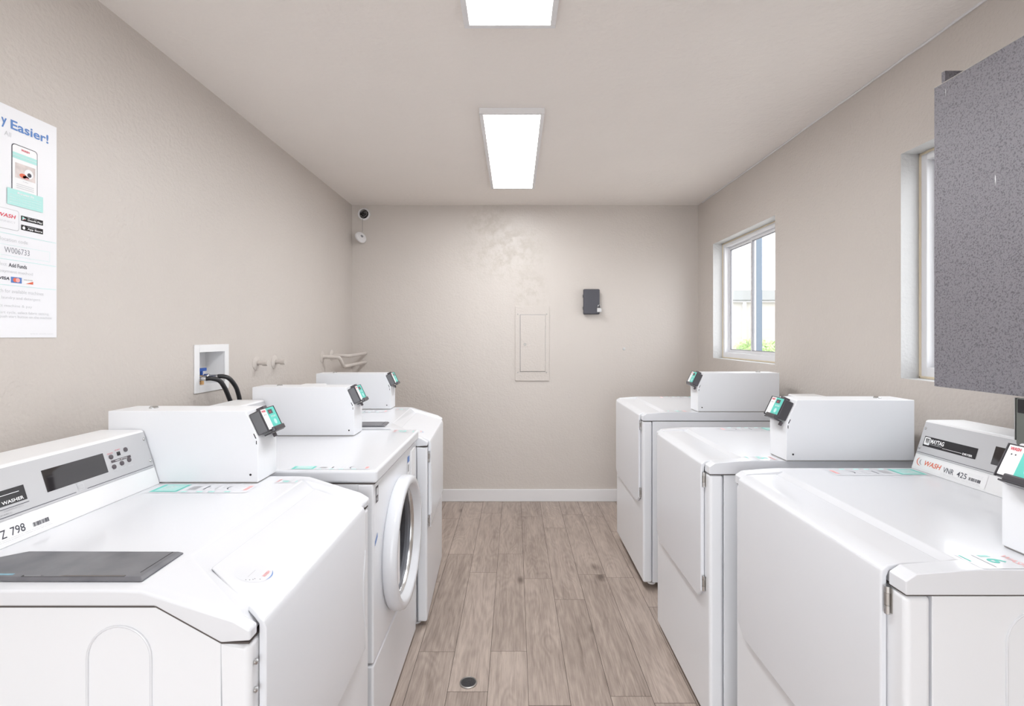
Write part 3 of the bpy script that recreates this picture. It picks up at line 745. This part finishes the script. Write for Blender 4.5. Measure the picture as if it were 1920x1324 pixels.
# ------------------------------------------------------------------ payment boxes
def payment_box(side):
    T, L, h = .112, .434, .208
    r = empty('payment_box', (0, 0, 0)); off = (-T/2, -L/2, 0)
    b = MB(); b.box(.002, T-.002, .003, L-.003, 0, .004, 'steel'); b.build('base_gasket', r, off=off)
    c = MB(); c.extx([(0, .0028), (0, .131), (.036, .207), (.040, h), (L, h), (L, .0028)], 0, T, 'enamel2'); c.build('case', r, bevel=.0018, off=off)
    U = Vector((1, 0, 0)); V = Vector((0, .036, .076)).normalized(); N = U.cross(V)
    O = Vector((0, 0, .131))
    def slab(mb, u0, u1, v0, v1, n0, n1, m, taper=0):
        vs = []
        for u in (u0, u1):
            for v in (v0, v1):
                for n in (n0, n1):
                    t = taper if n == n1 else 0
                    uu = u + (t if u == u0 else -t); vs.append(mb.bm.verts.new(O + U*uu + V*v + N*n))
        mb._fin([mb.bm.faces.new([vs[i] for i in q]) for q in ((0,1,3,2),(4,6,7,5),(0,4,5,1),(2,3,7,6),(0,2,6,4),(1,5,7,3))], m)
    h_ = MB(); slab(h_, .004, .104, .004, .072, .0005, .030, 'char', .006)
    hd = h_.build('card_reader', r, bevel=.003, off=off)
    rim = MB()
    for a in ((.011, .0135, .003, .074), (.0955, .0975, .003, .074), (.0135, .0955, .072, .074)): slab(rim, *a, .028, .0325, 'char')
    rim.build('reader_rim', hd, bevel=.0008)
    lip = MB(); slab(lip, .032, .100, -.003, .012, .026, .039, 'char', .003); lip.build('card_slot', hd, bevel=.003)
    br = MB(); slab(br, .024, .094, -.0045, -.001, .006, .034, 'char'); slab(br, .080, .092, -.016, -.004, .000, .007, 'charm'); br.build('reader_bracket', hd, bevel=.0008)
    tb = MB(); slab(tb, .052, .074, .072, .082, .002, .024, 'charm'); tb.build('reader_tab', hd, bevel=.001)
    f = Decal(O + N*.0302, U, V)
    f.rect(.0145, .0945, .008, .0715, 'label', 1); f.rect(.046, .0945, .008, .0715, 'teal', 2)
    f.rect(.052, .078, .052, .0655, 'charm', 3); f.rect(.060, .066, .056, .060, 'red', 4)
    f.text('WASH', .019, .040, .061, .068, 'red', 3, .03); f.circ(.026, .053, .0016, 'darkt', 3, 10); f.circ(.034, .053, .0016, 'darkt', 3, 10)
    f.text('TAP TO PAY', .056, .086, .040, .046, 'label', 3, .01)
    f.circ(.070, .026, .0085, 'palet', 3); f.arc(.067, .026, .004, .006, -60, 60, 'label', 4)
    f.build('reader_label', hd)
    k = MB(); k.lathe((.060, .345, h), (0, 0, 1), [(.012, 0), (.012, .003), (.009, .006), (0, .007)], 'chrome', 24); k.build('lock', r, smooth=True, off=off)
    s = MB()
    for x in ((-.0004,) if side == 'L' else (T-.0006,)):
        s.extx([(.004, .122), (.0062, .122), (.0062, .112), (.004, .112)], x, x+.001, 'black')
        s.extx([(.0050, .129), (.0074, .128), (.0140, .1420), (.0118, .1430)], x, x+.001, 'black')
    s.build('vent_slots', r, off=off)
    q = MB()
    for x in ((-.0005,) if side == 'L' else (T-.0005,)): q.lathe((x, .022, .024), (1, 0, 0), [(0, 0), (.0032, 0), (.0032, .001), (0, .001)], 'black', 14)
    q.build('keyhole', r, off=off)
    return r, T, L
pbl, T, L = payment_box('L'); pbr, T, L = payment_box('R')
spots = [('L', -.742, 1.450, .931, 'white payment box on the sloped-front washer nearest the camera'),
         ('L', -.684, 2.136, .931, 'white payment box on the round-door washing machine'),
         ('L', -.722, 2.917, .931, 'white payment box on the farthest washing machine, below the wall pipes'),
         ('R', .985, .902, .931, 'white payment box at the right edge, below the grey hammered cabinet'),
         ('R', .922, 1.700, .931, 'white payment box on the middle dryer'),
         ('R', .975, 2.668, .953, 'white payment box on the farthest dryer, below the far window')]
for i, (sd, X, Zn, z, lab) in enumerate(spots):
    o = {0: pbl, 3: pbr}.get(i) or copy_tree(pbl if sd == 'L' else pbr)
    if sd == 'L': o.location = (X - L/2, Zn + T/2, z); o.rotation_euler = (0, 0, PI/2)
    else: o.location = (X + L/2, Zn + T/2, z); o.rotation_euler = (0, 0, -PI/2)
    tag(o, lab, 'payment box', 'card payment boxes on the machines')

# ------------------------------------------------------------------ poster on the left wall
po = empty('poster', (XL, 1.2335, 1.352)); tag(po, 'white instruction poster with a phone picture taped to the left wall', 'poster')
MB().box(0, .0022, -.2285, .2285, 0, .612, 'paper').build('sheet', po)
O = (.0024, -.2285, 0)
def PD(): return Decal(O, (0, 1, 0), (0, 0, 1), .0003)
d = PD()
d.text('y', .2990, .3130, .5500, .5755, 'navy', 1, .02); d.text('Easier!', .3234, .4310, .5540, .5792, 'navy', 1, .02)
d.text('All', .3066, .3245, .5310, .5430, 'lgrey', 1)
d.text('Enter location code', .262, .3701, .2545, .2640, 'lgrey', 1)
d.text('W006733', .3069, .3750, .2240, .2390, 'pen', 1, -.01)
d.text('Select', .283, .3130, .1890, .1975, 'lgrey', 1); d.text('Add Funds', .3182, .3674, .1870, .1975, 'darkt', 1, .012)
d.text('Enter payment method', .262, .3844, .1690, .1790, 'lgrey', 1)
d.text('Search for available machines', .272, .4157, .1185, .1280, 'lgrey', 1)
d.text('Load laundry and detergent', .272, .4065, .1000, .1095, 'lgrey', 1)
d.text('Select machine & pay', .272, .3822, .0790, .0880, 'lgrey', 1)
d.text('To start cycle, select fabric setting,', .272, .4334, .0615, .0705, 'lgrey', 1); d.text('then push start button on the machine', .272, .4409, .0505, .0595, 'lgrey', 1)
d.text('www.wash.com', .3761, .4454, .0090, .0120, 'lgrey', 1)
d.build('lettering', po)
d = PD()
for v in (.2744, .2063, .1386): d.rect(.02, .4546, v-.0005, v+.0005, 'palet', 1)
for a in ((.02, .4349, .2447, .2452), (.02, .4349, .2166, .2171), (.4344, .4349, .2166, .2452)): d.rect(*a, 'palet', 1)
d.build('rule_lines', po)
d = PD()
d.rrect(.3255, .3980, .385, .5185, .009, 'darkt', 1); d.rrect(.3275, .3962, .385, .5165, .008, 'label', 2)
d.rect(.3276, .3961, .4800, .4880, 'palet', 3)
d.rect(.3276, .3961, .4960, .4890, 'palet', 3)
d.text('WASH', .3508, .3740, .5045, .5105, 'red', 4, .02)
d.rect(.3345, .3908, .4290, .4693, 'photo', 3); d.circ(.3725, .4480, .0125, 'label', 4); d.circ(.3735, .4455, .0058, 'darkt', 5)
d.circ(.3560, .4385, .0100, 'orange', 4, sy=.6); d.circ(.3640, .4360, .0090, 'pink', 4, sy=.5)
d.text('Coffee', .356, .371, .4225, .4245, 'greyt', 3)
for v in (.402, .407, .412): d.rect(.338, .387, v, v+.002, 'lgrey', 3)
d.build('phone_picture', po)
d = PD(); d.rrect(.3130, .4132, .3525, .3961, .001, 'palet', 5)
d.text('Rewards', .3400, .3860, .3850, .3915, 'label', 6, .02)
for j in range(4): d.text('get points for every wash and redeem', .319, .407, .3785-.0066*j, .3820-.0066*j, 'label', 6)
d.build('green_caption', po)
d = PD(); d.rrect(.240, .3455, .2860, .3400, .006, 'greyt', 1); d.rrect(.2408, .3443, .2870, .3392, .0055, 'paper', 2)
d.text('WASH', .2880, .3366, .3165, .3265, 'red', 3, .02, .2); d.text('CONNECT', .2820, .3361, .3035, .3085, 'lgrey', 3)
d.build('app_logo', po)
for z0, z1, big, small, k in ((.3165, .3305, 'Google Play', 'GET IT ON', 0), (.2918, .3062, 'App Store', 'Download on the', 1)):
    d = PD(); d.rect(.3515, .4143, z0, z1, 'black', 1); d.text(big, .3690, .4115, z0+.002, z0+.0085, 'label', 2, .02); d.text(small, .3690, .395, z0+.0100, z0+.0125, 'lgrey', 2)
    if k == 0:
        d.poly([(.3545, z0+.002), (.3655, z0+.007), (.3545, z0+.012)], 'palet', 2); d.poly([(.3545, z0+.002), (.3625, z0+.0055), (.3600, z0+.007)], 'red', 3)
    else:
        d.circ(.3590, z0+.0065, .0042, 'label', 2); d.circ(.3632, z0+.0070, .0016, 'black', 3); d.poly([(.3590, z0+.0110), (.3605, z0+.0135), (.3590, z0+.0130)], 'label', 2)
    d.build('store_badge', po)
d = PD(); d.text('VISA', .293, .3202, .1520, .1600, 'darkt', 1, .03, .2)
d.rect(.3240, .3532, .1461, .1617, 'mcblue', 1); d.circ(.3350, .1540, .0058, 'orange', 2); d.circ(.3420, .1540, .0058, 'pink', 3)
d.rect(.3580, .3850, .1468, .1610, 'label', 1); d.poly([(.3640, .1468), (.3850, .1468), (.3850, .1545)], 'orange', 2); d.text('DISCOVER', .3590, .3840, .1555, .1590, 'greyt', 2, .01)
d.build('card_logos', po)

# ------------------------------------------------------------------ washer outlet box, hoses, pipes
ob = empty('outlet_box', (XL, 2.2135, 1.115)); tag(ob, 'white plastic laundry outlet box set in the left wall', 'outlet box')
offb = (-XL, -2.2135, -1.115)
m = MB(); y0, y1, z0, z1 = 2.089, 2.338, 1.115, 1.320; a, b, c, e = OB
m.box(XL, XL+.006, y0, a+.016, z0, z1, 'plastic'); m.box(XL, XL+.006, b-.016, y1, z0, z1, 'plastic')
m.box(XL, XL+.006, a+.016, b-.016, z0, c+.014, 'plastic'); m.box(XL, XL+.006, a+.016, b-.016, e-.016, z1, 'plastic')
m.build('face_frame', ob, bevel=.002, off=offb)
m = MB(); t = .003; q = XL-.085
A, B, C, D_ = a+.013, b-.013, c+.011, e-.013
m.box(q, XL, A-t, A, C-t, D_+t, 'plastic'); m.box(q, XL, B, B+t, C-t, D_+t, 'plastic'); m.box(q, XL, A, B, C-t, C, 'plastic'); m.box(q, XL, A, B, D_, D_+t, 'plastic'); m.box(q-t, q, A-t, B+t, C-t, D_+t, 'plastic')
m.build('box_shell', ob, off=offb)
for yy, mm in ((2.155, 'blue'), (2.205, 'blue')):
    m = MB(); m.tube([(XL-.040, yy, C), (XL-.040, yy, C+.028)], .010, 'brass', 16); m.tube([(XL-.05, yy, C+.032), (XL-.010, yy, C+.032)], .010, 'brass', 16)
    v = m.build('valve', ob, smooth=True, off=offb); tag(v, 'brass valve body')
    m = MB(); m.tube([(XL-.040, yy, C+.040), (XL-.040, yy, C+.060)], .006, 'blue', 12); m.box(XL-.046, XL-.034, yy-.030, yy+.030, C+.058, C+.072, mm); h = m.build('valve_handle', v, bevel=.002); tag(h, 'blue lever handle')
def smooth_path(P, n=10):
    P = [Vector(p) for p in P]; out = []
    for i in range(len(P)-1):
        p0, p1, p2, p3 = P[max(i-1, 0)], P[i], P[i+1], P[min(i+2, len(P)-1)]
        for k in range(n):
            t = k/n; out.append(.5*((2*p1) + (p2-p0)*t + (2*p0-5*p1+4*p2-p3)*t*t + (3*p1-p0-3*p2+p3)*t**3))
    return out + [P[-1]]
for P, lab in (([(-1.306, 2.120, 1.1765), (-1.288, 2.130, 1.1765), (-1.266, 2.150, 1.165), (-1.256, 2.170, 1.134), (-1.252, 2.195, 1.09), (-1.250, 2.215, 1.045), (-1.252, 2.235, .95), (-1.262, 2.25, .80), (-1.268, 2.26, .60), (-1.268, 2.27, .35)],
                'black rubber hose curving out of the wall box, the nearer of the pair'),
               ([(-1.302, 2.196, 1.1800), (-1.284, 2.206, 1.1795), (-1.264, 2.217, 1.1700), (-1.253, 2.238, 1.143), (-1.251, 2.262, 1.11), (-1.250, 2.282, 1.05), (-1.254, 2.295, .95), (-1.262, 2.305, .80), (-1.268, 2.315, .60), (-1.268, 2.32, .35)],
                'black rubber hose arching higher from the wall box, the farther of the pair')):
    r = empty('water_hose', P[0]); tag(r, lab, 'hose', 'water hoses at the wall outlet box')
    off = tuple(-v for v in P[0])
    MB().tube(smooth_path(P), .0095, 'hose', 14).build('rubber_tube', r, smooth=True, off=off)
    p0 = Vector(P[0]); tgt = Vector((XL-.028, p0.y+ (.030 if p0.y < 2.15 else .012), p0.z-.003))
    f = MB(); f.tube([tgt, tgt + (p0-tgt)*.35], .013, 'chrome', 6); f.tube([tgt + (p0-tgt)*.35, p0, p0 + (Vector(P[1])-p0)*.3], .0088, 'chrome', 14); f.build('metal_coupling', r, smooth=True, off=off)
# capped stubs
for Y, z, lab in ((2.593, 1.217, 'beige capped pipe stub, the nearer of two on the left wall'), (2.789, 1.213, 'beige capped pipe stub, the farther of two on the left wall')):
    r = empty('pipe_stub', (XL, Y, z)); tag(r, lab, 'pipe stub', 'capped pipe stubs on the left wall')
    MB().lathe((0, 0, 0), (1, 0, 0), [(.038, 0), (.037, .003), (.020, .009), (.012, .010)], 'wall', 32).build('escutcheon', r, smooth=True)
    p = MB(); p.tube([(.004, 0, 0), (.040, 0, 0)], .010, 'wall', 18); p.tube([(.036, 0, 0), (.062, 0, 0)], .0145, 'wall', 18); p.build('cap', r, smooth=True)
for P, lab in (([(XL, 3.484, 1.212), (-1.245, 3.484, 1.210), (-1.222, 3.492, 1.205), (-1.212, 3.52, 1.170), (-1.213, 3.55, 1.148), (-1.217, 3.60, 1.141), (-1.222, 3.80, 1.142), (-1.226, 4.120, 1.144)], 'lower beige bent pipe crossing the far left corner'),
               ([(XL, 3.667, 1.218), (-1.250, 3.667, 1.214), (-1.228, 3.672, 1.213), (-1.220, 3.70, 1.212), (-1.221, 3.85, 1.213), (-1.224, 4.120, 1.217)], 'upper beige bent pipe crossing the far left corner')):
    r = empty('water_pipe', P[0]); tag(r, lab, 'pipe', 'beige pipes in the far left corner')
    off = tuple(-v for v in P[0])
    MB().tube(smooth_path(P, 6), .0125, 'wall', 16).build('pipe_run', r, smooth=True, off=off)
    MB().lathe((0, 0, 0), (1, 0, 0), [(.040, 0), (.039, .003), (.022, .008), (.013, .009)], 'wall', 32).build('escutcheon', r, smooth=True)

# ------------------------------------------------------------------ back wall things
pe = empty('breaker_panel', (.1445, YB, .99)); tag(pe, 'beige painted breaker panel cover on the back wall', 'breaker panel')
MB().box(-.1405, .1405, -.010, 0, 0, .615, 'wall').build('cover_plate', pe, bevel=.003)
dd = MB().box(-.098, .106, -.0155, -.0095, .078, .542, 'wall').build('door', pe, bevel=.003)
MB().box(-.090, -.032, -.0175, -.0150, .280, .370, 'wall').build('latch_plate', dd, bevel=.001)
MB().lathe((-.060, -.0172, .300), (0, -1, 0), [(.012, 0), (.011, .003), (.005, .003), (.004, .001), (0, .001)], 'steel', 20).build('latch_knob', dd, smooth=True)
for z in (.148, .470): MB().tube([(.109, -.013, z-.016), (.109, -.013, z+.016)], .004, 'wall', 10).build('hinge', pe, smooth=True)
for x in (-.118, .118):
    for z in (.070, .548): MB().lathe((x, -.010, z), (0, -1, 0), [(.006, 0), (.005, .003), (0, .003)], 'steel', 14).build('screw', pe, smooth=True)
g = MB()
for A in ((-.101, -.098, .075, .545), (.106, .1075, .075, .545), (-.101, .1075, .0750, .0780), (-.101, .1075, .542, .545)): g.box(A[0], A[1], -.0108, -.0098, A[2], A[3], 'gasket')
g.build('door_gap', pe)
kb = empty('key_box', (.625, YB, 1.535)); tag(kb, 'dark grey metal key lock box on the back wall', 'key box')
MB().box(-.062, .064, -.022, 0, .004, .202, 'boxdark').build('back_case', kb, bevel=.008)
MB().box(-.066, .068, -.048, -.0235, 0, .206, 'boxdark').build('front_cover', kb, bevel=.010, seg=4)
for z in (.050, .150): MB().tube([(-.068, -.024, z-.012), (-.068, -.024, z+.012)], .004, 'chrome', 10).build('hinge', kb, smooth=True)
pl = empty('padlock', (.686, YB-.056, 1.552)); tag(pl, 'small silver padlock hanging on the key box', 'padlock')
MB().box(-.018, .018, -.008, .007, 0, .034, 'silverm').build('lock_body', pl, bevel=.004)
MB().tube([(-.010, 0, .030)] + [(-.010*math.cos(PI*t/10), 0, .046 + .012*math.sin(PI*t/10)) for t in range(11)] + [(.010, 0, .030)], .003, 'chrome', 10).build('shackle', pl, smooth=True)
sd = empty('smoke_detector', (-1.237, YB, 2.36)); tag(sd, 'white smoke detector dangling on its wire from a round mount on the back wall', 'smoke detector')
MB().lathe((0, 0, 0), (0, -1, 0), [(.050, 0), (.051, .010), (.046, .016), (.038, .016), (.036, .004), (.036, 0)], 'frame', 40).build('mounting_ring', sd, smooth=True)
MB().disc((0, 0, 0), (0, -1, 0), .037, .003, 'void', 32).build('open_back', sd)
w = MB(); rr = random.Random(2)
for k in range(5):
    P = [(rr.uniform(-.028, .028), -.006 - .012*rr.random(), rr.uniform(-.028, .028)) for _ in range(4)]; w.tube(smooth_path(P, 5), .0022, 'wire' if k % 2 else 'char', 6)
w.build('wiring', sd, smooth=True)
MB().tube(smooth_path([(-.008, -.014, -.030), (-.010, -.018, -.07), (-.009, -.022, -.12), (-.010, -.026, -.150)]), .0016, 'wire', 6).build('hanging_wire', sd, smooth=True)
cov = MB(); ax = Vector((.72, -.55, .42)).normalized(); c0 = Vector((-.016, -.040, -.196)) - ax*.012
cov.lathe(c0, ax, [(0, 0), (.046, 0), (.049, .004), (.049, .014), (.043, .022), (.020, .027), (0, .028)], 'frame', 36); cov.build('detector_cover', sd, smooth=True)
sl = MB(); sl.lathe(c0 + ax*.0262, ax, [(.012, 0), (.012, .0025), (0, .0028)], 'gasket', 16); sl.build('test_button', sd, smooth=True)
# wall plug (screw anchor) left in the back wall
an = MB(); an.lathe((0, 0, 0), (0, -1, 0), [(.012, 0), (.010, .004), (.004, .005), (0, .004)], 'reveal', 12); ao = an.build('wall_anchor', smooth=True); ao.location = (.900, YB, 1.253)
tag(ao, 'small pale wall anchor right of and below the key box', 'wall anchor')

# ------------------------------------------------------------------ floor cleanout
fd = empty('floor_drain', (-.181, 1.960, 0)); tag(fd, 'small round black floor cleanout cap in the aisle', 'floor drain')
MB().lathe((0, 0, 0), (0, 0, 1), [(.034, 0), (.034, .003), (.030, .005), (.0285, .003), (.0285, .0015)], 'steel', 40).build('rim', fd, smooth=True)
c = MB(); c.disc((0, 0, .0005), (0, 0, 1), .0283, .0026, 'hose', 32)
for i in range(-3, 4):
    for j in range(-3, 4):
        if i*i + j*j < 11 and (i or j): c.disc((i*.007, j*.007, .003), (0, 0, 1), .0017, .0013, 'char', 8)
c.build('cap', fd)

# ------------------------------------------------------------------ hammered grey cabinet at the right
gx, gy0, gy1, gz0, gz1 = 1.200, .52, 1.433, 1.213, 2.064
gc = empty('wall_cabinet', (1.35, (gy0+gy1)/2, gz0)); tag(gc, 'hammered grey metal cabinet high at the right edge of the photo', 'cabinet'); og = (-1.35, -(gy0+gy1)/2, -gz0)
MB().box(gx+.004, XR-.001, gy0, gy1-.004, gz0+.002, gz1-.002, 'hammer').build('body', gc, bevel=.003, off=og)
MB().box(gx-.001, gx+.0035, gy0, gy1, gz0, gz1, 'hammer').build('front_sheet', gc, bevel=.001, off=og)
e = MB(); e.box(gx-.0016, gx+.001, gy0, gy1, gz1-.001, gz1+.001, 'chrome'); e.build('worn_top_edge', gc, off=og)
MB().box(1.236, XR-.001, 1.440, 1.452, gz0+.03, 2.119, 'hammer').build('rear_plate', gc, bevel=.001, off=og)
t = MB(); t.box(1.160, 1.42, 1.06, 1.163, 1.103, gz0, 'olive'); t.build('dispenser_chute', gc, bevel=.006, off=og)
t = MB(); t.box(1.1585, 1.162, 1.07, 1.155, 1.180, gz0-.002, 'black'); t.build('chute_slot', gc, off=og)
t = MB(); t.box(1.1602, 1.171, 1.1625, 1.1645, 1.115, gz0, 'chrome'); t.build('chute_edge', gc, off=og)

# ------------------------------------------------------------------ outside
tag(MB().box(-6, 22, -8, 24, -.30, -.125, 'ground').build('ground'), kind='structure')
bd = empty('neighbouring_building', (9.0, 12.0, -.125)); tag(bd, 'cream block building with a grey roof seen through the far window', 'building'); ofb = (-9.0, -12.0, .125)
b = MB(); b.box(3.2, 15, 12.0, 16.0, -.125, 2.18, 'siding')
b.build('building_wall', bd, off=ofb)
j = MB()
for k in range(10): j.box(3.2, 15, 11.994, 12.002, .13 + k*.2, .138 + k*.2, 'ground')
j.box(5.45, 5.52, 11.95, 12.0, -.1, 2.18, 'vinyl')
j.build('block_joints', bd, off=ofb)
rf = MB(); rf.loft([[(2.9, 11.9, 2.18), (15.3, 11.9, 2.18), (15.3, 14, 2.60), (2.9, 14, 2.60)], [(2.9, 11.9, 2.23), (15.3, 11.9, 2.23), (15.3, 14, 2.65), (2.9, 14, 2.65)]], 'roof'); rf.build('building_roof', bd, off=ofb)
def shrub(x, y, h, rad, lab):
    r = empty('shrub', (x, y, -.125)); tag(r, lab, 'shrub', 'green shrubs outside the window')
    f = MB(); rn = random.Random(int(x*100)); i = f.mi('leaf')
    for _ in range(1500):
        a, b_ = rn.uniform(0, 2*PI), math.acos(rn.uniform(-.7, 1)); k = rad*(.72 + .33*rn.random())
        p = Vector((k*math.sin(b_)*math.cos(a), k*math.sin(b_)*math.sin(a), h - rad + k*math.cos(b_)))
        u = Vector((rn.uniform(-1, 1), rn.uniform(-1, 1), rn.uniform(-1, 1))).normalized(); v = u.orthogonal().normalized(); s = .05
        ff = f.bm.faces.new([f.bm.verts.new(p + u*s), f.bm.verts.new(p + v*s*.5), f.bm.verts.new(p - u*s), f.bm.verts.new(p - v*s*.5)]); ff.material_index = i
    f.lathe((0, 0, h-rad), (0, 0, 1), [(0, -rad*.7), (rad*.5, -rad*.5), (rad*.75, 0), (rad*.5, rad*.6), (0, rad*.74)], 'leaf', 14)
    f.build('foliage', r, recalc=False)
    MB().tube([(0, 0, 0), (0, 0, h-rad)], .05, 'stem', 8).build('stem', r)
shrub(4.85, 10.2, 1.42, .50, 'rounded green shrub outside, seen through the left pane of the far window')
shrub(5.95, 11.0, 1.42, .58, 'green shrub outside, seen through the right pane of the far window')
ps = MB(); px_, py_ = 2.218, 4.65
ps.box(px_+.006, px_+.062, py_-.035, py_+.035, -.125, 3.2, 'post'); ps.box(px_, px_+.068, py_-.041, py_+.041, -.125, -.10, 'postd')
pso = ps.build('steel_post', bevel=.003); pso.location = (0, 0, 0); tag(pso, 'blue-grey steel post standing just outside the far window', 'post')

# ------------------------------------------------------------------ sky, camera
wd = bpy.data.worlds.new('sky'); scene.world = wd; wd.use_nodes = True
bg = wd.node_tree.nodes['Background']; bg.inputs[0].default_value = (.94, .97, 1, 1); bg.inputs[1].default_value = 2.9
cam = bpy.data.cameras.new('camera'); co = bpy.data.objects.new('camera', cam); COL.objects.link(co); scene.camera = co
co.location = (0, 0, EYE); co.rotation_euler = (PI/2, 0, 0)
cam.sensor_width = 36; cam.lens = 36*940/1920; cam.shift_x = -5/1920; cam.shift_y = -31/1920; cam.clip_start = .02
vs = scene.view_settings; vs.view_transform = 'Standard'; vs.look = 'None'; vs.gamma = 1; vs.use_curve_mapping = False; vs.exposure = .72
scene.display_settings.display_device = 'sRGB'
